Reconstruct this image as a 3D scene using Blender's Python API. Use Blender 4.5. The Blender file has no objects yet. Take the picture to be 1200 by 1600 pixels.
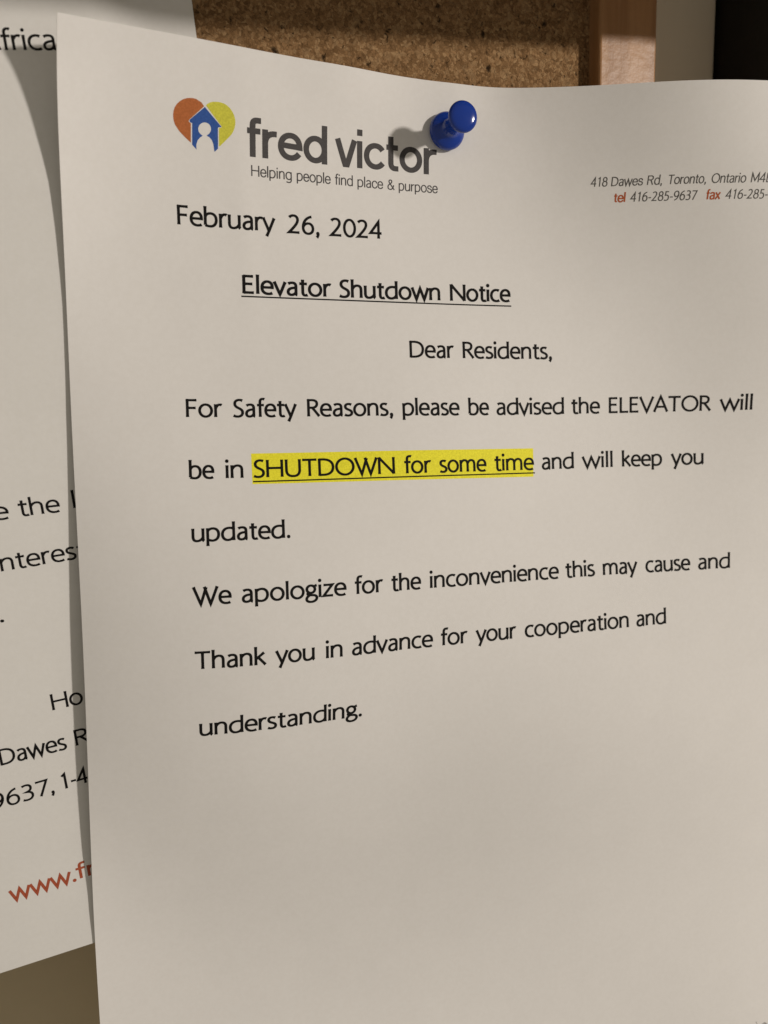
import bpy, bmesh, math
import numpy as np
from mathutils import Vector, Matrix
from mathutils.geometry import tessellate_polygon

# ------------------------------------------------------------------ data (millimetres)
CTRL = [[-90.98, -62.83, 20.74], [-110.9, -40.4, 3.46], [-119.8, -18.72, -23.5], [-123.01, 9.45, -64.28], [-118.7, 13.46, -105.45], [-123.08, 9.4, -140.77], [-133.42, -17.26, -183.4], [-129.37, 4.6, -222.26], [-125.83, -1.54, -267.4], [-144.19, -36.2, -285.5], [-78.39, -43.42, 43.99], [-84.76, -3.94, 15.03], [-84.24, 1.52, -26.26], [-86.2, -3.32, -65.22], [-88.43, -5.95, -104.75], [-89.91, -6.79, -144.64], [-90.54, 2.21, -183.94], [-92.37, -4.17, -223.97], [-95.37, -14.58, -262.08], [-98.87, -43.82, -295.01], [-45.49, -18.22, 52.17], [-47.3, -3.0, 13.06], [-48.77, -2.06, -26.86], [-50.24, -2.01, -67.05], [-53.08, -15.56, -105.63], [-54.65, -15.7, -146.29], [-54.94, -2.09, -184.77], [-56.51, -5.97, -225.66], [-59.81, -27.69, -260.4], [-60.97, -23.08, -303.79], [-10.83, -5.82, 51.65], [-12.05, 0.86, 12.02], [-12.79, -1.63, -28.17], [-14.92, -10.05, -67.37], [-17.03, -16.19, -106.73], [-18.38, -14.43, -146.75], [-18.98, -8.68, -186.15], [-20.87, -11.06, -226.35], [-23.25, -21.14, -265.5], [-25.1, -34.32, -305.04], [24.92, -7.09, 50.55], [25.04, -4.33, 11.12], [22.79, -5.42, -29.16], [20.95, -10.84, -68.83], [19.07, -16.57, -108.14], [16.86, -23.64, -147.84], [16.33, -15.21, -187.42], [15.24, -14.49, -227.16], [12.56, -22.18, -267.64], [8.87, -33.85, -309.7], [54.36, -25.91, 50.47], [52.97, -31.49, 9.14], [58.1, -14.54, -28.99], [57.06, -13.69, -69.78], [54.53, -21.45, -108.69], [52.86, -27.48, -148.77], [52.2, -17.78, -188.34], [50.75, -20.59, -228.29], [49.83, -18.29, -267.94], [47.55, -22.77, -308.52], [92.44, -34.45, 49.78], [90.57, -33.67, 9.52], [90.19, -31.7, -30.46], [90.85, -26.76, -69.71], [89.92, -30.24, -109.9], [89.16, -25.04, -149.73], [87.87, -22.2, -189.44], [86.74, -22.49, -229.36], [85.04, -25.85, -269.38], [85.32, -12.44, -308.74], [121.6, -6.66, 48.13], [127.06, -28.47, 10.22], [127.73, -32.3, -30.32], [127.14, -29.91, -70.66], [126.51, -27.0, -110.6], [124.83, -23.28, -150.37], [124.06, -22.02, -190.48], [122.53, -24.2, -230.38], [122.1, -20.54, -270.44], [117.84, -14.7, -309.46], [179.05, -74.85, 55.04], [157.31, -3.19, 7.63], [159.39, -11.22, -29.35], [162.2, -16.01, -69.85], [159.93, -12.52, -110.75], [161.5, -20.22, -151.53], [159.5, -31.04, -191.55], [159.29, -14.91, -231.86], [152.47, 0.92, -269.4], [166.26, -41.73, -314.54]]
WORDS = {0: [('February', 22.89, 35.71, 44.12, 35.87), ('26,', 46.43, 35.88, 54.2, 35.86), ('2024', 56.2, 35.86, 69.03, 35.75)], 1: [('Elevator', 36.32, 49.36, 56.67, 49.45), ('Shutdown', 58.42, 49.45, 83.29, 49.36), ('Notice', 85.65, 49.34, 101.32, 49.17)], 2: [('Dear', 75.0, 62.97, 86.3, 62.96), ('Residents,', 88.44, 62.95, 112.09, 62.93)], 3: [('For', 23.35, 76.44, 31.31, 76.48), ('Safety', 33.51, 76.49, 47.93, 76.54), ('Reasons,', 50.16, 76.54, 70.47, 76.57), ('please', 72.7, 76.57, 87.14, 76.57), ('be', 89.38, 76.57, 94.85, 76.56), ('advised', 96.8, 76.56, 115.13, 76.51), ('the', 117.14, 76.5, 125.01, 76.47), ('ELEVATOR', 127.37, 76.46, 155.06, 76.29), ('will', 157.19, 76.28, 165.97, 76.21)], 4: [('be', 23.59, 89.96, 29.1, 89.99), ('in', 31.45, 90.01, 35.45, 90.03), ('SHUTDOWN', 37.58, 90.04, 70.39, 90.15), ('for', 72.66, 90.16, 79.4, 90.17), ('some', 81.41, 90.17, 93.64, 90.18), ('time', 95.77, 90.17, 106.46, 90.16), ('and', 108.58, 90.16, 117.5, 90.14), ('will', 119.63, 90.14, 128.32, 90.11), ('keep', 130.84, 90.1, 142.02, 90.05), ('you', 144.36, 90.04, 153.41, 89.99)], 5: [('updated.', 23.74, 103.71, 45.34, 103.73)], 6: [('We', 23.51, 117.49, 31.98, 117.49), ('apologize', 34.14, 117.49, 57.8, 117.47), ('for', 59.77, 117.47, 66.61, 117.46), ('the', 68.59, 117.46, 75.94, 117.45), ('inconvenience', 78.07, 117.45, 112.37, 117.41), ('this', 114.2, 117.41, 122.38, 117.4), ('may', 124.52, 117.39, 134.36, 117.38), ('cause', 136.54, 117.38, 149.23, 117.36), ('and', 151.41, 117.35, 160.55, 117.34)], 7: [('Thank', 23.71, 131.68, 39.22, 131.68), ('you', 41.1, 131.68, 50.2, 131.66), ('in', 52.63, 131.65, 56.64, 131.64), ('advance', 58.82, 131.63, 78.8, 131.53), ('for', 80.8, 131.52, 87.69, 131.47), ('your', 89.68, 131.45, 100.44, 131.36), ('cooperation', 102.66, 131.33, 131.36, 131.0), ('and', 133.48, 130.97, 142.02, 130.85)], 8: [('understanding.', 24.19, 147.09, 61.27, 146.66)], 'fred': [('fred', 38.09, 20.78, 56.23, 20.57), ('victor', 58.07, 20.55, 82.86, 20.43)], 'tag': [('Helping', 38.89, 24.65, 47.96, 24.63), ('people', 49.09, 24.62, 57.0, 24.6), ('find', 58.02, 24.6, 62.28, 24.59), ('place', 63.39, 24.59, 69.63, 24.57), ('&', 70.68, 24.57, 72.45, 24.57), ('purpose', 73.44, 24.56, 83.1, 24.54)], 'adr': [('418', 120.59, 22.14, 124.68, 22.09), ('Dawes', 125.58, 22.08, 133.02, 21.99), ('Rd,', 134.02, 21.97, 137.52, 21.93), ('Toronto,', 138.87, 21.92, 147.88, 21.8), ('Ontario', 149.09, 21.79, 157.49, 21.69), ('M4E', 158.71, 21.67, 163.7, 21.61)], 'tel': [('tel', 126.54, 25.69, 129.26, 25.65), ('416-285-9637', 130.29, 25.64, 146.18, 25.42), ('fax', 148.43, 25.39, 151.85, 25.34), ('416-285-', 152.94, 25.33, 163.46, 25.19)]}
HIGHLIGHT = [(37.23, 84.67), (106.35, 84.9), (106.2, 91.88), (37.32, 91.5)]
UNDER = [[(36.09, 50.03), (101.45, 50.23)], [(37.45, 90.95), (106.64, 90.96)]]
LOGO = {'orange': [(29.1, 12.1), (28.55, 11.44), (27.48, 10.93), (26.72, 10.86), (26.11, 10.92), (25.43, 11.07), (24.74, 11.36), (24.06, 11.82), (23.52, 12.34), (23.09, 12.99), (22.82, 13.74), (22.72, 14.37), (22.73, 14.93), (22.83, 15.62), (23.08, 16.29), (23.89, 17.39), (25.08, 18.46), (26.25, 19.36), (26.33, 15.7), (25.88, 15.33), (26.0, 14.99)], 'lime': [(29.47, 11.89), (29.81, 11.5), (30.24, 11.25), (30.78, 11.05), (31.33, 10.95), (31.95, 10.89), (32.57, 10.92), (33.2, 11.03), (33.82, 11.29), (34.42, 11.72), (34.92, 12.29), (35.29, 12.93), (35.52, 13.65), (35.6, 14.22), (35.56, 14.8), (35.41, 15.47), (35.14, 16.19), (34.77, 16.79), (34.25, 17.38), (32.34, 19.33), (32.1, 19.46), (32.12, 15.88), (32.73, 15.65), (32.62, 15.42)], 'blue': [(29.24, 12.2), (32.67, 15.59), (31.91, 15.79), (31.89, 19.89), (31.14, 20.63), (31.01, 19.98), (30.93, 19.19), (30.6, 18.36), (30.1, 17.85), (29.63, 17.71), (29.62, 17.52), (29.87, 17.37), (30.09, 17.17), (30.26, 16.94), (30.39, 16.69), (30.46, 16.43), (30.47, 16.16), (30.43, 15.91), (30.33, 15.67), (30.17, 15.47), (29.98, 15.31), (29.74, 15.2), (29.48, 15.14), (29.21, 15.14), (28.93, 15.19), (28.66, 15.3), (28.42, 15.45), (28.2, 15.64), (28.03, 15.87), (27.9, 16.12), (27.83, 16.38), (27.82, 16.65), (27.86, 16.9), (27.96, 17.13), (28.11, 17.33), (28.31, 17.49), (28.54, 17.61), (28.69, 17.8), (28.19, 18.12), (27.68, 18.72), (27.39, 19.5), (27.35, 20.08), (27.41, 20.58), (26.51, 19.71), (26.59, 15.59), (26.15, 15.46), (26.03, 15.05)]}
TICK = [[(184.64, 260.27), (185.64, 262.47)], [(187.4, 262.38), (188.0, 262.04), (188.68, 262.27), (189.29, 263.02)]]
PINBASE = [0.96, -2.5, 0.75]
PINHEAD = [0.18, -14.01, 0.87]
S2CORNER = [-39.73, -179.13]
S2G = [[-204.4, 1.31], [-193.5, 1.63], [-182.5, 2.03], [-171.5, 2.1], [-160.6, 1.87], [-149.6, 2.05], [-138.7, 2.13], [-127.7, 2.0], [-116.8, 1.67], [-105.8, 1.28], [-94.8, 0.99], [-83.9, 0.77], [-72.9, 0.58], [-62.0, 0.54], [-51.0, 0.71], [-40.0, 0.73], [-29.1, 0.43], [-18.1, 0.23], [-7.2, 0.25], [3.8, 0.68]]
S2WORDS = [('frica', 'b', -37.55, 190.5, -27.87, 190.87), ('A', 'b', -41.01, 190.38, -37.72, 190.5), ('e', 'b', -55.79, 101.12, -52.34, 100.95), ('the', 'b', -50.41, 101.11, -42.39, 100.82), ('l', 'b', -39.84, 101.18, -39.22, 101.2), ('interest', 'b', -57.0, 90.22, -38.74, 90.22), ('.', 'b', -57.96, 79.5, -57.17, 79.46), ('Ho', 'b', -51.32, 57.98, -44.84, 58.02), ('Dawes', 'b', -63.37, 48.37, -49.81, 48.49), ('Rd', 'b', -48.03, 48.68, -41.58, 48.96), ('9637,', 'b', -66.75, 38.66, -53.99, 39.16), ('1-4', 'b', -52.29, 39.34, -46.94, 39.53), ('www.', 'r', -67.15, 16.3, -53.18, 16.68), ('fr', 'r', -53.0, 16.93, -48.56, 16.98)]
EXZ = [-60, -50, -42, -31, -16, -5, 4, 12]
EXV = [0, 0.15, 0.5, 1.2, 2.3, 2.3, 2.3, 2.2]
CAM = [-81.683, -176.867, -57.183]
ROT = [[0.935708, 0.083005, -0.342872], [-0.351679, 0.142869, -0.925154], [-0.027807, 0.986255, 0.162875]]

W, H, NU, NV = 215.9, 279.4, 9, 10
MM = 0.001
sc = bpy.context.scene
COL = sc.collection

# ------------------------------------------------------------------ camera, world, lamp, exposure
cd = bpy.data.cameras.new('camera')
cam = bpy.data.objects.new('camera', cd)
COL.objects.link(cam)
m4 = Matrix([list(ROT[i]) + [CAM[i] * MM] for i in range(3)] + [[0, 0, 0, 1]])
cam.matrix_world = m4
cd.sensor_fit = 'HORIZONTAL'
cd.sensor_width = 5.76
cd.lens = 5.76 * 1202 / 1200
cd.clip_start = 0.005
cd.clip_end = 20
cd.dof.use_dof = True
cd.dof.focus_distance = 0.176
cd.dof.aperture_fstop = 3.4
sc.camera = cam

wd = bpy.data.worlds.new('World')
sc.world = wd
wd.use_nodes = True
bg = wd.node_tree.nodes['Background']
bg.inputs[0].default_value = (1.0, 0.90, 0.745, 1)
bg.inputs[1].default_value = 0.28

LDIR = Vector((0.86, -1.0, 0.27)).normalized()
ld = bpy.data.lights.new('ceiling_lamp', 'AREA')
ld.shape = 'DISK'
ld.size = 0.095
ld.energy = 16.9
ld.color = (1.0, 0.915, 0.83)
lo = bpy.data.objects.new('ceiling_lamp', ld)
COL.objects.link(lo)
lo.location = LDIR * 1.5
lo.rotation_euler = (-LDIR).to_track_quat('-Z', 'Y').to_euler()

sc.view_settings.view_transform = 'Standard'
sc.view_settings.look = 'None'
sc.view_settings.exposure = 0
sc.view_settings.gamma = 1
sc.view_settings.use_curve_mapping = False

# ------------------------------------------------------------------ materials
def mat(name, col, rough=.6, spec=.3, coat=0., coat_rough=.1):
    m = bpy.data.materials.new(name)
    m.use_nodes = True
    b = m.node_tree.nodes['Principled BSDF']
    b.inputs['Base Color'].default_value = (*col, 1)
    b.inputs['Roughness'].default_value = rough
    b.inputs['Specular IOR Level'].default_value = spec
    b.inputs['Coat Weight'].default_value = coat
    b.inputs['Coat Roughness'].default_value = coat_rough
    return m

class N:
    def __init__(s, m):
        s.t = m.node_tree; s.b = s.t.nodes['Principled BSDF']
        s.co = s.t.nodes.new('ShaderNodeTexCoord').outputs['Object']
    def map(s, scale, rot=(0, 0, 0)):
        n = s.t.nodes.new('ShaderNodeMapping'); n.inputs['Scale'].default_value = scale
        n.inputs['Rotation'].default_value = rot
        s.t.links.new(s.co, n.inputs['Vector']); return n.outputs[0]
    def noise(s, scale, det=4, rough=.55, vec=None, dist=0):
        n = s.t.nodes.new('ShaderNodeTexNoise'); n.inputs['Scale'].default_value = scale
        n.inputs['Detail'].default_value = det; n.inputs['Roughness'].default_value = rough
        n.inputs['Distortion'].default_value = dist
        s.t.links.new(vec or s.co, n.inputs['Vector']); return n.outputs['Fac']
    def voro(s, scale, vec=None, feat='F1', out='Distance', rnd=1):
        n = s.t.nodes.new('ShaderNodeTexVoronoi'); n.feature = feat
        n.inputs['Scale'].default_value = scale
        n.inputs['Randomness'].default_value = rnd
        s.t.links.new(vec or s.co, n.inputs['Vector']); return n.outputs[out]
    def ramp(s, fac, stops):
        n = s.t.nodes.new('ShaderNodeValToRGB'); e = n.color_ramp.elements
        while len(e) < len(stops): e.new(.5)
        for k, (p, c) in zip(e, stops):
            k.position = p; k.color = (*c, 1) if not isinstance(c, (int, float)) else (c, c, c, 1)
        s.t.links.new(fac, n.inputs[0]); return n.outputs[0]
    def mix(s, fac, a, b, mode='MIX'):
        n = s.t.nodes.new('ShaderNodeMix'); n.data_type = 'RGBA'; n.blend_type = mode
        for i, v in ((0, fac), (6, a), (7, b)):
            if isinstance(v, (int, float)): n.inputs[i].default_value = v
            elif isinstance(v, tuple): n.inputs[i].default_value = (*v, 1)
            else: s.t.links.new(v, n.inputs[i])
        return n.outputs[2]
    def color(s, c): s.t.links.new(c, s.b.inputs['Base Color'])
    def rough(s, c): s.t.links.new(c, s.b.inputs['Roughness'])
    def bump(s, h, strength, dist):
        n = s.t.nodes.new('ShaderNodeBump'); n.inputs['Strength'].default_value = strength
        n.inputs['Distance'].default_value = dist
        if s.b.inputs['Normal'].links: s.t.links.new(s.b.inputs['Normal'].links[0].from_socket, n.inputs['Normal'])
        s.t.links.new(h, n.inputs['Height']); s.t.links.new(n.outputs[0], s.b.inputs['Normal'])

def paper_mat(name, col):
    m = mat(name, col, .62, .25)
    n = N(m)
    c2 = tuple(x * .978 for x in col)
    a = n.noise(95, 3, .6); b = n.noise(900, 3, .6)
    c = n.mix(n.ramp(a, [(.3, 0.), (.7, 1.)]), c2, col)
    c3 = n.mix(n.ramp(b, [(.35, 0.), (.65, 1.)]), (.975, .973, .968), (1., 1., 1.))
    n.color(n.mix(1., c, c3, 'MULTIPLY'))
    n.bump(n.noise(1500, 4, .7), .22, .00006)
    n.bump(n.noise(28, 2, .5), .25, .0008)
    # a single sheet lets a little light through
    t = m.node_tree; tr = t.nodes.new('ShaderNodeBsdfTranslucent'); tr.inputs[0].default_value = (.78, .70, .58, 1)
    mx = t.nodes.new('ShaderNodeMixShader'); mx.inputs[0].default_value = .10
    o = t.nodes['Material Output']
    t.links.new(n.b.outputs[0], mx.inputs[1]); t.links.new(tr.outputs[0], mx.inputs[2]); t.links.new(mx.outputs[0], o.inputs[0])
    return m

PAPER = paper_mat('white_office_paper', (.80, .785, .765))
PAPER2 = paper_mat('white_office_paper_older', (.77, .76, .735))

def ink(name, col, rough=.55):
    m = mat(name, col, rough, .12)
    n = N(m)
    n.color(n.mix(n.ramp(n.noise(2600, 2, .6), [(.35, 0.), (.7, 1.)]), col, tuple(min(1, x * 1.25 + .003) for x in col)))
    return m
BLACK = ink('black_toner', (.005, .0045, .004), .7)
GREY = ink('grey_toner', (.060, .056, .056))
GREY2 = ink('grey_address_toner', (.085, .080, .074))
RUST = ink('rust_toner', (.36, .085, .030))
RED = ink('red_brown_toner', (.33, .075, .035))
ORANGE = ink('orange_toner', (.37, .115, .035))
LIME = ink('lime_toner', (.52, .50, .055))
BLUEINK = ink('blue_toner', (.028, .080, .285))
YELLOW = ink('yellow_highlight', (.74, .69, .035))

CORK = mat('cork', (.2, .12, .06), .9, .1)
n = N(CORK)
def wob(amt, sc1):
    c_ = n.t.nodes.new('ShaderNodeCombineXYZ')
    n.t.links.new(n.noise(sc1, 3, .65), c_.inputs[0]); n.t.links.new(n.noise(sc1 * 1.21, 3, .65), c_.inputs[2])
    j_ = n.t.nodes.new('ShaderNodeVectorMath'); j_.operation = 'MULTIPLY_ADD'
    j_.inputs[1].default_value = (amt, amt, amt)
    n.t.links.new(c_.outputs[0], j_.inputs[0]); n.t.links.new(n.co, j_.inputs[2]); return j_.outputs[0]
def rnd(v):
    s_ = n.t.nodes.new('ShaderNodeSeparateColor'); n.t.links.new(v, s_.inputs[0]); return s_.outputs
jv = wob(.0022, 420); jw = wob(.004, 160)
big = rnd(n.voro(900, jw, 'F1', 'Color')); fine = rnd(n.voro(1500, jv, 'F1', 'Color'))
c = n.ramp(fine[0], [(.0, (.170, .094, .040)), (.4, (.235, .134, .060)), (.8, (.30, .176, .082)), (1., (.38, .24, .12))])
c = n.mix(n.ramp(big[0], [(.80, 0.), (.86, .5)]), c, (.38, .245, .125))
c = n.mix(n.ramp(big[1], [(.0, .35), (.18, 0.)]), c, (.085, .042, .016))
edge = n.voro(1500, jv, 'DISTANCE_TO_EDGE', 'Distance')
dark = n.ramp(edge, [(.0, .50), (.09, 1.)])
c = n.mix(.6, c, dark, 'MULTIPLY')
blot = n.ramp(n.noise(560, 5, .7, None, .6), [(.30, .10), (.385, 1.)])
c = n.mix(.9, c, blot, 'MULTIPLY')
pit = n.ramp(n.voro(150, jw), [(.05, .06), (.12, 1.)])
c = n.mix(.9, c, pit, 'MULTIPLY')
n.color(c)
n.bump(dark, .4, .0003); n.bump(blot, .9, .0006); n.bump(pit, .7, .0007); n.bump(n.noise(1900, 4, .7), .8, .0004)

WOOD = mat('varnished_wood', (.3, .15, .08), .42, .3, .10, .35)
n = N(WOOD)
gv = n.map((200, 200, 10))
n.color(n.ramp(n.noise(1., 5, .6, gv, .6), [(.3, (.25, .120, .046)), (.5, (.32, .165, .068)), (.7, (.38, .205, .092))]))
n.bump(n.noise(1., 4, .6, n.map((500, 500, 40))), .2, .0003)
n.bump(n.noise(260, 3, .6), .35, .0006)

WALL = mat('painted_wall', (.34, .295, .205), .75, .25)
n = N(WALL)
n.color(n.mix(n.ramp(n.noise(14, 4, .6), [(.3, 0.), (.7, 1.)]), (.51, .42, .275), (.55, .46, .305)))
n.bump(n.noise(320, 3, .5), .25, .0006)

BLACKBOX = mat('black_powder_coat', (.006, .0055, .005), .55, .2)
n = N(BLACKBOX); n.bump(n.noise(700, 3, .6), .3, .0003)
PIN = mat('blue_plastic', (.004, .015, .13), .22, .45, .15, .08)
n = N(PIN); n.color(n.mix(n.noise(220, 2, .5), (.003, .030, .245), (.004, .038, .295)))
n.rough(n.ramp(n.noise(500, 3, .6), [(.3, .10), (.7, .16)]))
STEEL = mat('steel', (.6, .6, .6), .25, .5); STEEL.node_tree.nodes['Principled BSDF'].inputs['Metallic'].default_value = 1

# ------------------------------------------------------------------ object helpers
def link(name, verts, faces, m, parent=None, smooth=False):
    me = bpy.data.meshes.new(name)
    me.from_pydata([tuple(v) for v in verts], [], [tuple(f) for f in faces])
    me.materials.append(m)
    if smooth: me.polygons.foreach_set('use_smooth', [True] * len(me.polygons))
    me.update()
    o = bpy.data.objects.new(name, me); COL.objects.link(o)
    if parent: o.parent = parent
    return o

def empty(name, label, cat, loc=(0, 0, 0)):
    o = bpy.data.objects.new(name, None); COL.objects.link(o)
    o.location = loc; o.empty_display_size = .01
    o['label'] = label; o['category'] = cat
    return o

def box(name, x, y, z, m, parent=None, bev=0.0006, seg=2, origin=(0, 0, 0)):
    bm = bmesh.new(); bmesh.ops.create_cube(bm, size=1)
    for v in bm.verts:
        v.co = Vector(((x[0] + x[1]) / 2 + v.co.x * (x[1] - x[0]), (y[0] + y[1]) / 2 + v.co.y * (y[1] - y[0]), (z[0] + z[1]) / 2 + v.co.z * (z[1] - z[0]))) * MM - Vector(origin)
    if bev: bmesh.ops.bevel(bm, geom=bm.edges[:], offset=bev, segments=seg, profile=.5, affect='EDGES')
    me = bpy.data.meshes.new(name); bm.to_mesh(me); bm.free(); me.materials.append(m)
    o = bpy.data.objects.new(name, me); COL.objects.link(o)
    if parent: o.parent = parent
    return o

# ------------------------------------------------------------------ the two curved sheets
CT = np.array(CTRL).reshape(NU, NV, 3)
def basis(nn, L, t):
    s = nn - 3; x = np.asarray(t, float) / L * s
    i = np.clip(np.floor(x), 0, s - 1).astype(int); f = x - i
    w = np.stack([(1 - f) ** 3, 3 * f ** 3 - 6 * f * f + 4, -3 * f ** 3 + 3 * f * f + 3 * f + 1, f ** 3], -1) / 6
    d = np.stack([-(1 - f) ** 2, 3 * f * f - 4 * f, -3 * f * f + 2 * f + 1, f * f], -1) / 2 * s / L
    return i, w, d
def surf_letter(u, v, off=0.):
    """point of the front letter at u mm from its left edge, v mm below its top edge; off mm towards the viewer"""
    u = np.asarray(u, float); v = np.asarray(v, float)
    i, wu, du = basis(NU, W, u); j, wv, dv = basis(NV, H, v)
    G = CT[i[..., None, None] + np.arange(4)[:, None], j[..., None, None] + np.arange(4)[None, :]]
    P = np.einsum('...a,...b,...abk->...k', wu, wv, G)
    Pu = np.einsum('...a,...b,...abk->...k', du, wv, G); Pv = np.einsum('...a,...b,...abk->...k', wu, dv, G)
    off = np.asarray(off) + .16 * np.exp(-((u - 35.5 - .05 * v) / 2.6) ** 2) * np.clip(1 - np.abs(v - 32) / 34, 0, 1) \
        + np.exp(-(v / 9) ** 2) * (1.0 * np.exp(-((u - 60) / 11) ** 2) - .8 * np.exp(-((u - 97) / 9) ** 2) + .15 * np.exp(-((u - 87) / 4) ** 2)) \
        + .14 * np.exp(-((v - 191 + .16 * u) / 4.5) ** 2) * np.clip(1 - u / 95, 0, 1) - .10 * np.exp(-((v - 60 - .35 * u) / 9) ** 2) * np.clip((u - 120) / 60, 0, 1)
    n = np.cross(Pu, Pv); n /= np.linalg.norm(n, axis=-1, keepdims=True)
    return (P - n * np.asarray(off)[..., None]) * MM          # u x v points into the board
ZG = np.array(S2G)[:, 0]; GG = np.array(S2G)[:, 1]
CA, SA = math.cos(math.radians(4.5)), math.sin(math.radians(4.5))
def surf_older(s, t, off=0.):
    """point of the older sheet, s mm right of its lower right corner, t mm above its lower edge"""
    s = np.asarray(s, float); t = np.asarray(t, float)
    X = S2CORNER[0] + s * CA - t * SA; Z = S2CORNER[1] + s * SA + t * CA
    f = np.clip((-64 - X) / 14, 0, 1)
    h = np.interp(Z, ZG, GG) + f * f * (3 - 2 * f) * np.interp(Z, EXZ, EXV) + np.asarray(off)
    return np.stack([X, -h, Z], -1) * MM

def sheet(name, fn, us, vs, flip, m, parent, thick=.10):
    U, V = np.meshgrid(us, vs, indexing='ij')
    nu, nv = U.shape
    A = fn(U, V, np.zeros_like(U)).reshape(-1, 3); B = fn(U, V, np.full_like(U, -thick)).reshape(-1, 3)
    org = np.array(parent.location)
    verts = np.concatenate([A, B]) - org
    k = nu * nv; F = []
    idx = lambda a, b: a * nv + b
    for a in range(nu - 1):
        for b in range(nv - 1):
            q = (idx(a, b), idx(a, b + 1), idx(a + 1, b + 1), idx(a + 1, b))
            F.append(q[::-1] if flip else q); r = tuple(x + k for x in q); F.append(r if flip else r[::-1])
    n_s = len(F)
    ring = [idx(a, 0) for a in range(nu)] + [idx(nu - 1, b) for b in range(1, nv)] + [idx(a, nv - 1) for a in range(nu - 2, -1, -1)] + [idx(0, b) for b in range(nv - 2, 0, -1)]
    for a, b in zip(ring, ring[1:] + ring[:1]): F.append((a, b, b + k, a + k) if not flip else (b, a, a + k, b + k))
    o = link(name, verts, F, m, parent)
    fl = [True] * n_s + [False] * (len(F) - n_s)
    o.data.polygons.foreach_set('use_smooth', fl)
    # keep the cut edges of the sheet crisp
    bm = bmesh.new(); bm.from_mesh(o.data); bmesh.ops.recalc_face_normals(bm, faces=bm.faces)
    for e in bm.edges:
        if len(e.link_faces) == 2 and e.link_faces[0].smooth != e.link_faces[1].smooth: e.smooth = False
    bm.to_mesh(o.data); bm.free()
    return o

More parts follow.
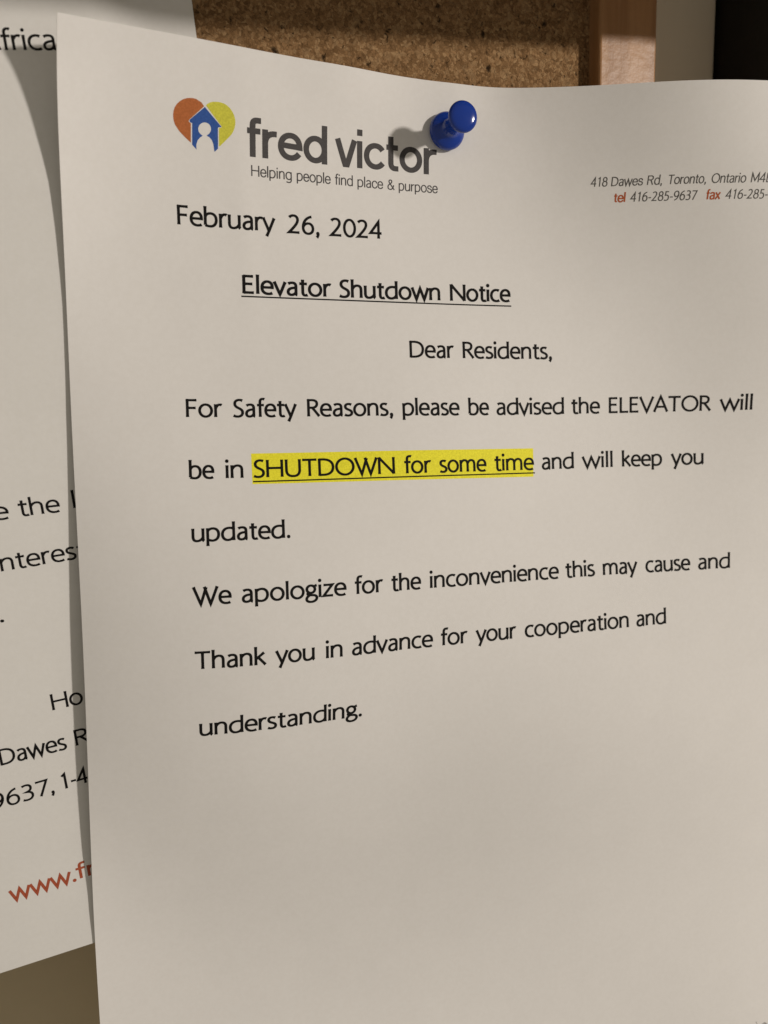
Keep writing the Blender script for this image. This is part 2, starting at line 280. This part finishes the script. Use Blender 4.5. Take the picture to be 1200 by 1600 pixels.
# ------------------------------------------------------------------ lettering: drawn pen strokes
GL = {  # glyph: (advance, strokes); thousandths of an em; 'D' = dot
 'A': (620, ['M25 0 L310 690 L595 0', 'M118 225 L505 225']),
 'D': (660, ['M85 0 L85 690', 'M70 655 L215 655 C460 655 590 540 590 350 C590 150 460 35 215 35 L70 35']),
 'E': (480, ['M85 0 L85 690', 'M70 655 L410 655', 'M85 365 L380 365', 'M70 35 L425 35']),
 'F': (450, ['M85 0 L85 690', 'M45 655 L410 655', 'M85 355 L375 355']),
 'H': (690, ['M85 0 L85 690', 'M605 0 L605 690', 'M85 360 L605 360']),
 'L': (440, ['M85 0 L85 690', 'M70 35 L415 35']),
 'M': (720, ['M80 0 L80 690 L360 130 L640 690 L640 0']),
 'N': (720, ['M80 0 L80 690', 'M75 672 L642 20', 'M640 0 L640 690']),
 'O': (760, ['E380 345 320 325']),
 'R': (510, ['M85 0 L85 690', 'M45 655 L220 655 C345 655 410 600 410 508 C410 410 340 350 220 350 L85 350', 'M235 350 L490 5']),
 'S': (450, ['M385 640 C345 662 310 672 268 672 C165 672 95 610 95 525 C95 440 150 395 235 352 C330 305 385 265 385 175 C385 80 310 18 200 18 C135 18 85 35 40 62']),
 'T': (570, ['M20 655 L550 655', 'M285 0 L285 655']),
 'U': (650, ['M80 690 L80 270 C80 95 170 18 320 18 C475 18 565 95 565 270 L565 690']),
 'V': (610, ['M20 690 L310 10 L590 690']),
 'W': (860, ['M15 690 L260 10 L455 670', 'M395 690 L600 10 L840 690']),
 'a': (455, ['M88 445 C130 475 175 488 222 488 C320 488 362 440 362 345 L362 85 C362 50 375 30 410 22', 'M362 292 C300 300 80 290 80 130 C80 60 130 18 195 18 C275 18 335 65 362 125']),
 'b': (535, ['M80 735 L80 60', 'M80 375 C120 450 190 486 265 486 C390 486 465 395 465 260 C465 110 375 18 250 18 C180 18 115 35 80 62']),
 'c': (425, ['M395 452 C360 478 320 488 280 488 C150 488 62 390 62 250 C62 110 150 18 280 18 C330 18 375 30 408 56']),
 'd': (545, ['M465 735 L465 0', 'M465 455 C425 478 370 488 315 488 C165 488 62 390 62 240 C62 105 140 18 255 18 C345 18 425 65 465 150']),
 'e': (475, ['M66 262 L425 262 C428 405 360 488 252 488 C138 488 62 390 62 250 C62 105 150 18 282 18 C340 18 385 30 422 56']),
 'f': (300, ['M325 692 C300 708 285 712 262 712 C185 712 150 665 150 570 L150 0', 'M35 468 L300 468']),
 'g': (460, ['E215 340 145 147', 'M310 445 C345 455 380 475 430 492', 'M140 212 C80 180 80 130 150 112 C230 92 300 110 360 85 C440 50 440 -40 390 -95 C345 -145 280 -165 215 -165 C120 -165 55 -120 55 -55 C55 0 90 50 150 95']),
 'h': (510, ['M80 0 L80 735', 'M80 345 C130 440 195 488 270 488 C370 488 420 430 420 320 L420 0']),
 'i': (170, ['M82 0 L82 505', 'D82 668']),
 'k': (440, ['M80 0 L80 735', 'M375 490 L105 262', 'M165 312 L420 5']),
 'l': (170, ['M82 0 L82 735']),
 'm': (790, ['M80 0 L80 505', 'M80 350 C125 440 180 488 245 488 C340 488 390 430 390 320 L390 0', 'M390 350 C435 440 490 488 555 488 C650 488 700 430 700 320 L700 0']),
 'n': (510, ['M80 0 L80 505', 'M80 345 C130 440 195 488 270 488 C370 488 420 430 420 320 L420 0']),
 'o': (540, ['E270 253 210 235']),
 'p': (540, ['M80 505 L80 -190', 'M80 395 C125 455 190 488 265 488 C390 488 468 395 468 262 C468 112 375 18 250 18 C180 18 120 40 80 72']),
 'r': (315, ['M80 0 L80 505', 'M80 335 C120 430 165 478 225 484 C260 487 280 478 300 462']),
 's': (365, ['M305 455 C270 478 235 488 195 488 C118 488 70 448 70 385 C70 320 115 290 185 260 C265 226 318 198 318 130 C318 60 260 18 175 18 C125 18 82 30 45 54']),
 't': (330, ['M150 630 L150 150 C150 60 182 18 240 18 C270 18 300 26 322 40', 'M30 468 L305 468']),
 'u': (515, ['M78 505 L78 190 C78 75 122 18 215 18 C305 18 385 70 430 150', 'M430 505 L430 95 C430 55 440 35 468 12']),
 'v': (430, ['M20 505 L218 8 L410 505']),
 'w': (690, ['M18 505 L190 8 L345 480 L505 8 L670 505']),
 'x': (420, ['M30 505 L390 0', 'M385 505 L30 0']),
 'y': (440, ['M18 505 L228 12', 'M425 505 L228 12 L138 -190']),
 'z': (415, ['M45 468 L365 468 L45 36 L385 36']),
 '0': (540, ['E270 345 212 325']),
 '1': (480, ['M130 575 L275 668 L275 0']),
 '2': (540, ['M80 595 C125 645 180 672 242 672 C345 672 405 605 405 515 C405 400 300 270 75 36 L470 36']),
 '3': (520, ['M90 640 C135 662 180 672 235 672 C335 672 395 615 395 530 C395 435 320 372 205 368 C340 368 425 300 425 195 C425 85 340 18 220 18 C160 18 110 30 68 52']),
 '4': (550, ['M375 0 L375 665 L45 212 L500 212']),
 '5': (520, ['M410 655 L145 655 L128 388 C160 400 190 405 222 405 C350 405 428 330 428 215 C428 95 350 18 225 18 C160 18 110 30 72 52']),
 '6': (540, ['M415 672 C230 645 78 480 78 250 C78 105 160 18 272 18 C388 18 465 100 465 212 C465 330 388 412 288 412 C195 412 115 355 80 270']),
 '7': (500, ['M55 655 L460 655 L180 0']),
 '8': (540, ['E270 520 160 150', 'E270 195 200 178']),
 '9': (540, ['M125 18 C310 45 462 210 462 440 C462 585 380 672 268 672 C152 672 75 590 75 478 C75 360 152 278 252 278 C345 278 425 335 460 420']),
 ',': (230, ['D115 48', 'M130 40 C128 -20 110 -70 75 -112']),
 '.': (230, ['D105 46']),
 '-': (340, ['M50 255 L290 255']),
 '&': (640, ['M590 0 L190 480 C130 555 160 672 280 672 C390 672 420 560 350 480 C290 415 70 350 70 185 C70 80 150 18 250 18 C400 18 500 130 540 330']),
}
PLAIN = dict(GL)   # grotesque letters of the letterhead
PLAIN.update({
 'g': (535, ['M455 505 L455 -20 C455 -120 390 -175 270 -175 C195 -175 140 -160 95 -125', 'M455 375 C415 450 345 486 270 486 C145 486 65 395 65 260 C65 110 155 18 275 18 C345 18 415 60 455 130']),
 'y': (440, ['M18 505 L225 8', 'M425 505 L225 8 C195 -90 160 -165 60 -165']),
 'u': (515, ['M78 505 L78 190 C78 75 122 18 215 18 C305 18 385 70 430 150', 'M430 505 L430 0']),
 'd': (545, ['M465 735 L465 0', 'M465 375 C425 450 355 486 280 486 C150 486 65 395 65 255 C65 110 155 18 280 18 C355 18 425 60 465 130']),
 'a': (475, ['M85 400 C95 455 150 488 225 488 C330 488 382 440 382 345 L382 85 C382 50 395 30 430 30', 'M382 292 C320 270 80 300 80 135 C80 60 135 18 205 18 C290 18 355 65 382 145']),
 'R': (620, ['M85 0 L85 690', 'M85 655 L330 655 C450 655 515 600 515 508 C515 415 450 365 330 365 L85 365', 'M330 365 L530 0']),
 'T': (560, ['M20 655 L540 655', 'M280 0 L280 655']),
 's': (440, ['M375 350 C365 440 310 488 220 488 C130 488 75 445 75 375 C75 215 390 330 390 140 C390 60 330 18 230 18 C125 18 60 65 50 165']),
 'e': (500, ['M68 262 L445 262 C445 405 370 488 260 488 C140 488 64 395 64 252 C64 105 145 18 262 18 C355 18 420 65 442 150']),
 'c': (460, ['M425 345 C410 435 350 488 260 488 C140 488 64 395 64 252 C64 105 145 18 262 18 C350 18 415 70 430 165']),
 'i': (190, ['M90 0 L90 505', 'M90 605 L90 700']),
 'r': (325, ['M80 0 L80 505', 'M80 310 C100 420 180 478 310 468']),
 't': (310, ['M150 640 L150 130 C150 60 180 36 240 36 L290 40', 'M30 468 L290 468']),
 'f': (300, ['M310 700 C290 704 275 706 255 706 C185 706 150 665 150 580 L150 0', 'M35 468 L290 468']),
})
HEAVY = {
 'f': (345, ['M345 682 L262 682 C185 682 160 645 160 575 L160 0', 'M40 485 L330 485']),
 'r': (355, ['M88 0 L88 540', 'M88 290 C100 420 180 482 345 468']),
 'e': (575, ['M78 292 L505 270 C500 400 415 482 296 482 C170 482 78 392 78 270 C78 148 172 58 304 58 C385 58 445 92 490 150']),
 'd': (590, ['M500 745 L500 0', 'E288 270 210 212']),
 'v': (480, ['M35 540 L212 48 L268 48 L445 540']),
 'i': (180, ['M90 540 L90 0', 'M90 765 L90 640']),
 'c': (520, ['M470 395 C430 450 370 482 298 482 C170 482 78 388 78 270 C78 150 170 58 298 58 C370 58 430 90 478 145']),
 't': (355, ['M155 700 L155 170 C155 95 195 60 270 60 L340 60', 'M45 482 L330 482']),
 'o': (590, ['E295 270 217 212']),
}
def strokes(path):
    if path[0] == 'E':
        cx, cy, rx, ry = map(float, path[1:].split())
        a = np.linspace(0, 2 * math.pi, 49)[:-1]
        return np.stack([cx + rx * np.cos(a), cy + ry * np.sin(a)], 1), True
    tok = path.replace('M', ' M ').replace('L', ' L ').replace('C', ' C ').split()
    pts = []; i = 0
    while i < len(tok):
        t = tok[i]
        if t in 'ML':
            p = np.array([float(tok[i + 1]), float(tok[i + 2])])
            if t == 'L':
                a = pts[-1]; k = max(1, int(np.linalg.norm(p - a) // 130) + 1)
                pts += [a + (p - a) * q / k for q in range(1, k + 1)]
            else: pts.append(p)
            i += 3
        else:
            a = pts[-1]; b, c, d = [np.array([float(tok[i + 1 + 2 * q]), float(tok[i + 2 + 2 * q])]) for q in range(3)]
            for q in np.linspace(0, 1, 13)[1:]:
                pts.append((1 - q) ** 3 * a + 3 * (1 - q) ** 2 * q * b + 3 * (1 - q) * q * q * c + q ** 3 * d)
            i += 7
    return np.array(pts), False
def ribbon(P, closed, hv, hh, flare):
    """outline quads of a pen stroke: half width hv on uprights, hh on level strokes"""
    n = len(P); nx = np.roll(P, -1, 0) - P
    seg = nx if closed else nx[:-1]
    ln = np.linalg.norm(seg, axis=1); d = seg / ln[:, None]
    L = []; R = []
    run = np.concatenate([[0], np.cumsum(ln)]); tot = run[-1]
    for k in range(n):
        if closed: d0, d1 = d[k - 1], d[k]
        else: d0 = d[max(k - 1, 0)]; d1 = d[min(k, n - 2)]
        t = d0 + d1; q = np.linalg.norm(t)
        t = t / q if q > 1e-6 else d1
        cs = max(t @ d1, .30)
        hw = hh + (hv - hh) * abs(t[1])
        if flare and not closed:
            e = min(run[k], tot - run[k])
            if e < 110: hw *= 1 + flare * (1 - e / 110) ** 2
        nn = np.array([-t[1], t[0]]) * hw / cs
        L.append(P[k] + nn); R.append(P[k] - nn)
    V = L + R; F = []
    m = n if closed else n - 1
    for k in range(m):
        a, b = k, (k + 1) % n
        F.append((a, b, b + n, a + n))
    return np.array(V), F
def dot(cx, cy, r):
    a = np.linspace(0, 2 * math.pi, 17)[:-1]
    return np.concatenate([[[cx, cy]], np.stack([cx + r * np.cos(a), cy + r * np.sin(a)], 1)]), [(0, 1 + k, 1 + (k + 1) % 16) for k in range(16)]
def layout(text, glyphs, hv, hh, flare=.0, slant=0., fx=1.):
    x = 0; out = []
    for ch in text:
        adv, st = glyphs.get(ch) or GL[ch]
        for s in st:
            if s[0] == 'D':
                cx, cy = map(float, s[1:].split()); V, F = dot(cx * fx, cy, max(hv * 1.28, 48))
            else:
                P, cl = strokes(s); P = P * np.array([fx, 1.]); V, F = ribbon(P, cl, hv, hh, flare)
            V = V + np.array([x, 0.]); out.append((V, F))
        x += adv * fx
    lo = min(V[:, 0].min() for V, F in out); hi = max(V[:, 0].max() for V, F in out)
    for V, F in out: V[:, 0] += slant * V[:, 1]
    return out, lo, hi
class Ink:
    """collects flat printed shapes of one print run on a sheet and links them as one mesh"""
    def __init__(s, fn, down): s.fn = fn; s.down = down; s.V = []; s.F = []; s.k = 0
    def add(s, uv, F, lift=.022):
        base = sum(len(v) for v in s.V)
        s.k += 1
        uv = np.asarray(uv, float)
        s.V.append(s.fn(uv[:, 0], uv[:, 1], np.full(len(uv), lift + .0009 * (s.k % 9))))
        s.F += [tuple(i + base for i in f) for f in F]
    def word(s, text, a, b, em, glyphs, hv, hh, flare=.0, slant=0., lift=.022):
        a = np.array(a); b = np.array(b); want = np.linalg.norm(b - a) * 1000 / em; fx = 1.
        for _ in range(4):                       # widen or narrow the letters, not their strokes
            out, lo, hi = layout(text, glyphs, hv, hh, flare, slant, fx)
            fx *= max(.4, (want - 2 * hv)) / max(30., hi - lo - 2 * hv)
        for V, F in out:
            f = (V[:, 0] - lo) / (hi - lo)
            p = a[None] + (b - a)[None] * f[:, None]
            p[:, 1] += (-1 if s.down else 1) * V[:, 1] * em / 1000
            s.add(p, F, lift)
    def poly(s, pts, lift=.02, step=1.6):
        bm = bmesh.new(); vs = [bm.verts.new((x, y, 0)) for x, y in pts]
        for tri in tessellate_polygon([[Vector((x, y, 0)) for x, y in pts]]):
            try: bm.faces.new([vs[i] for i in tri])
            except ValueError: pass
        A = np.array(pts); 
        for ax in (0, 1):
            for q in np.arange(A[:, ax].min() + step, A[:, ax].max(), step):
                no = (1, 0, 0) if ax == 0 else (0, 1, 0); co = (q, 0, 0) if ax == 0 else (0, q, 0)
                bmesh.ops.bisect_plane(bm, geom=bm.verts[:] + bm.edges[:] + bm.faces[:], plane_co=co, plane_no=no)
        bm.verts.index_update()
        s.add([(v.co.x, v.co.y) for v in bm.verts], [[v.index for v in f.verts] for f in bm.faces], lift); bm.free()
    def bar(s, a, b, w, lift=.022, n=60):
        a = np.array(a); b = np.array(b); t = np.linspace(0, 1, n)[:, None]; c = a + (b - a) * t
        s.add(np.concatenate([c - [0, w / 2], c + [0, w / 2]]), [(k, k + 1, k + 1 + n, k + n) for k in range(n - 1)], lift)
    def build(s, name, m, parent):
        V = np.concatenate(s.V) - np.array(parent.location)
        o = link(name, V, s.F, m, parent)
        bm = bmesh.new(); bm.from_mesh(o.data)
        for f in bm.faces:            # face the viewer
            f.normal_update()
            if f.normal.y > 0: f.normal_flip()
        bm.to_mesh(o.data); bm.free()
        return o

# ================================================================== SETTING
wall = box('wall', (-900, 900), (30, 60), (-900, 700), WALL, None, 0)
wall['kind'] = 'structure'

board = empty('cork_board', 'brown cork notice board in a thin varnished wooden frame, behind both letters', 'notice board', (0, 0, 0))
box('cork_panel', (-420, 42.2), (0, 12), (-150, 150), CORK, board, 0)
box('backing_board', (-420, 42.2), (12.3, 29.5), (-149, 149), WOOD, board, 0)
box('frame_rail', (42.2, 59.4), (-4.3, 29.6), (-166, 166), WOOD, board, .0007, 3)
box('frame_rail', (-437, -420.2), (-4.3, 29.6), (-166, 166), WOOD, board, .0007, 3)
box('frame_rail', (-420, 42), (-4.3, 29.6), (150.2, 166), WOOD, board, .0007, 3)
box('frame_rail', (-420, 42), (.1, 29.6), (-166, -150.2), WOOD, board, .0005, 2)

STRIP_PAINT = mat('lightened_wall_paint', (.72, .67, .56), .5, .35)
n = N(STRIP_PAINT); n.color(n.mix(n.noise(30, 4, .6), (.74, .68, .56), (.80, .74, .62))); n.bump(n.noise(240, 3, .5), .2, .0004)
tr = box('lightened_strip', (64, 106.2), (26, 29.8), (-60, 270), STRIP_PAINT, None, .0012, 3)  # slab added over the wall, painted paler so this shaded strip reads lighter
tr['label'] = 'strip of wall, added as a paler slab to lighten it, between the wooden frame and the black cabinet'; tr['category'] = 'wall strip'

cab = empty('wall_cabinet', 'black box fixed to the wall to the right of the cork board', 'cabinet', (.1066, .03, .05))
box('body', (106.6, 330), (-5, 29.8), (-12, 260), BLACKBOX, cab, .0012, 3, cab.location)
box('door', (109, 327), (-10, -5.2), (-9, 257), BLACKBOX, cab, .001, 3, cab.location)

# ================================================================== OLDER SHEET (left, underneath)
old = empty('notice_sheet', 'older white letter on the left, mostly hidden under the elevator letter, with red-brown web address', 'letter', tuple(float(x) for x in surf_older(0, 0)))
sheet('paper', surf_older, np.linspace(-W, 0, 73), np.linspace(0, H, 140), False, PAPER2, old)
OLD_RUN = {'frica': 'place_text', 'A': 'place_text', 'e': 'body_text', 'the': 'body_text', 'l': 'body_text', 'interest': 'body_text', '.': 'body_text'}
runs = {}
for t, st, x0, y0, x1, y1 in S2WORDS:
    nm_ = 'web_address' if st == 'r' else OLD_RUN.get(t, 'address_text')
    q = runs.setdefault(nm_, Ink(surf_older, False))
    if st == 'b': q.word(t, (x0, y0), (x1, y1), 5.3, GL, 49, 42, .12)
    else: q.word(t, (x0, y0), (x1, y1), 5.3, PLAIN, 60, 50)
for nm_, q in runs.items(): q.build(nm_, RED if nm_ == 'web_address' else BLACK, old)

# ================================================================== ELEVATOR LETTER (front)
let = empty('notice_sheet', 'white letter about an elevator shutdown, hanging in front from a blue push pin', 'letter', tuple(float(x) for x in surf_letter(W / 2, 0.)))
sheet('paper', surf_letter, np.linspace(0, W, 145), np.linspace(0, H, 187), False, PAPER, let)
LINE_NAME = {0: 'date_text', 1: 'heading_text', 2: 'greeting_text'}
for k in range(9):
    q = Ink(surf_letter, True)
    for t, u0, v0, u1, v1 in WORDS[k]:
        q.word(t, (u0, v0), (u1, v1), 5.64, GL, 62 if k == 1 else 56, 50 if k == 1 else 46, .14)
    if k == 1: q.bar(*UNDER[0], .31)
    if k == 4: q.bar(*UNDER[1], .31)
    q.build(LINE_NAME.get(k, 'body_text'), BLACK, let)
hl = Ink(surf_letter, True)
hl.poly(HIGHLIGHT, .010, 3.); hl.build('highlight', YELLOW, let)

logo = Ink(surf_letter, True)
lg = bpy.data.objects.new('logo', None); COL.objects.link(lg); lg.parent = let; lg.empty_display_size = .005
def sub(name, m, fn):
    q = Ink(surf_letter, True); fn(q)
    o = q.build(name, m, let); o.parent = lg
    return o
sub('heart_half', ORANGE, lambda q: q.poly(LOGO['orange'], .016))
sub('heart_half', LIME, lambda q: q.poly(LOGO['lime'], .016))
sub('house', BLUEINK, lambda q: q.poly(LOGO['blue'], .022))
def nm(q):
    for t, u0, v0, u1, v1 in WORDS['fred']: q.word(t, (u0, v0), (u1, v1), 10.75, HEAVY, 60, 54)
sub('logo_name', GREY, nm)
def tg(q):
    for t, u0, v0, u1, v1 in WORDS['tag']: q.word(t, (u0, v0), (u1, v1), 3.2, PLAIN, 43, 37)
sub('tagline', GREY, tg)
q = Ink(surf_letter, True); r = Ink(surf_letter, True)
for t, u0, v0, u1, v1 in WORDS['adr']: q.word(t, (u0, v0), (u1, v1), 3.0, PLAIN, 44, 37, 0, .04)
for t, u0, v0, u1, v1 in WORDS['tel']:
    if t in ('tel', 'fax'): r.word(t, (u0, v0), (u1, v1), 3.0, PLAIN, 64, 50, 0, .0)
    else: q.word(t, (u0, v0), (u1, v1), 3.0, PLAIN, 44, 37, 0, .04)
q.build('address_text', GREY2, let); r.build('phone_words', RUST, let)
q = Ink(surf_letter, True)
q.bar(TICK[0][0], TICK[0][1], .3, n=4)
V, F = ribbon(np.array(TICK[1]), False, .16, .16, 0); q.add(V, F)
q.build('footer_mark', GREY, let)

# ================================================================== PUSH PIN
pb = Vector(PINBASE) * MM; ph = Vector(PINHEAD) * MM
pin = empty('push_pin', 'blue plastic push pin holding up the elevator letter', 'push pin', tuple(pb))
ax = (ph - pb).normalized(); LEN = (ph - pb).length / MM
PROF = [(0, -.15), (3.1, -.15), (3.8, .05), (4.15, .5), (4.26, 1.05), (4.12, 1.6), (3.65, 2.05), (2.85, 2.45), (2.15, 2.9), (1.8, 3.6), (1.68, 4.7), (1.68, 5.8), (1.75, 6.8), (1.95, 7.7), (2.2, 8.5), (2.6, 9.2), (3.0, 9.65), (3.25, 10.0), (3.38, 10.4), (3.36, 10.75), (3.2, 11.05), (2.85, 11.3), (2.3, 11.45), (1.5, 11.55), (.7, 11.6), (0, 11.62)]
def lathe(prof, seg=64):
    V = []; F = []
    for r_, z in prof:
        for k in range(seg):
            a = 2 * math.pi * k / seg; V.append(Vector((r_ * math.cos(a), r_ * math.sin(a), z)))
    for i in range(len(prof) - 1):
        for k in range(seg): F.append((i * seg + k, i * seg + (k + 1) % seg, (i + 1) * seg + (k + 1) % seg, (i + 1) * seg + k))
    return V, F
rot = ax.to_track_quat('Z', 'Y').to_matrix()
V, F = lathe(PROF)
o = link('grip', [rot @ v * MM for v in V], F, PIN, pin, True)
bm = bmesh.new(); bm.from_mesh(o.data); bmesh.ops.remove_doubles(bm, verts=bm.verts, dist=1e-6); bmesh.ops.recalc_face_normals(bm, faces=bm.faces); bm.to_mesh(o.data); bm.free()
V, F = lathe([(0, -9), (.25, -8), (.45, -6.5), (.5, -.3)], 16)
link('needle', [rot @ v * MM for v in V], F, STEEL, pin, True)

# ================================================================== UNSEEN SHEET, ADDED TO CAST SHADE (its lifted lower edge shades the top of the cork)
shade_sheet = empty('notice_sheet', 'unseen blank sheet added above both letters so that its lifted lower edge shades the cork', 'letter', (-.03, 0, .09))
def surf_shade_sheet(s, t, off=0.):
    s = np.asarray(s, float); t = np.asarray(t, float)
    k = np.clip((40 - s) / 130, 0, 1)
    he = 38 + 26 * k * k * (3 - 2 * k)                       # how far the lower edge stands off the board
    X = s + he * .86 - .074 * t
    Z = 17.6 + .074 * (s + 49) + 1.4 * np.clip((-55 - s) / 20, 0, 1) + .25 * he + t
    h = 3 + (he - 3) * np.clip(1 - t / 95, 0, 1) ** 2 + np.asarray(off)
    return np.stack([X, -h, Z], -1) * MM
sheet('paper', surf_shade_sheet, np.linspace(-160, 62, 60), np.linspace(0, 110, 50), False, PAPER, shade_sheet)
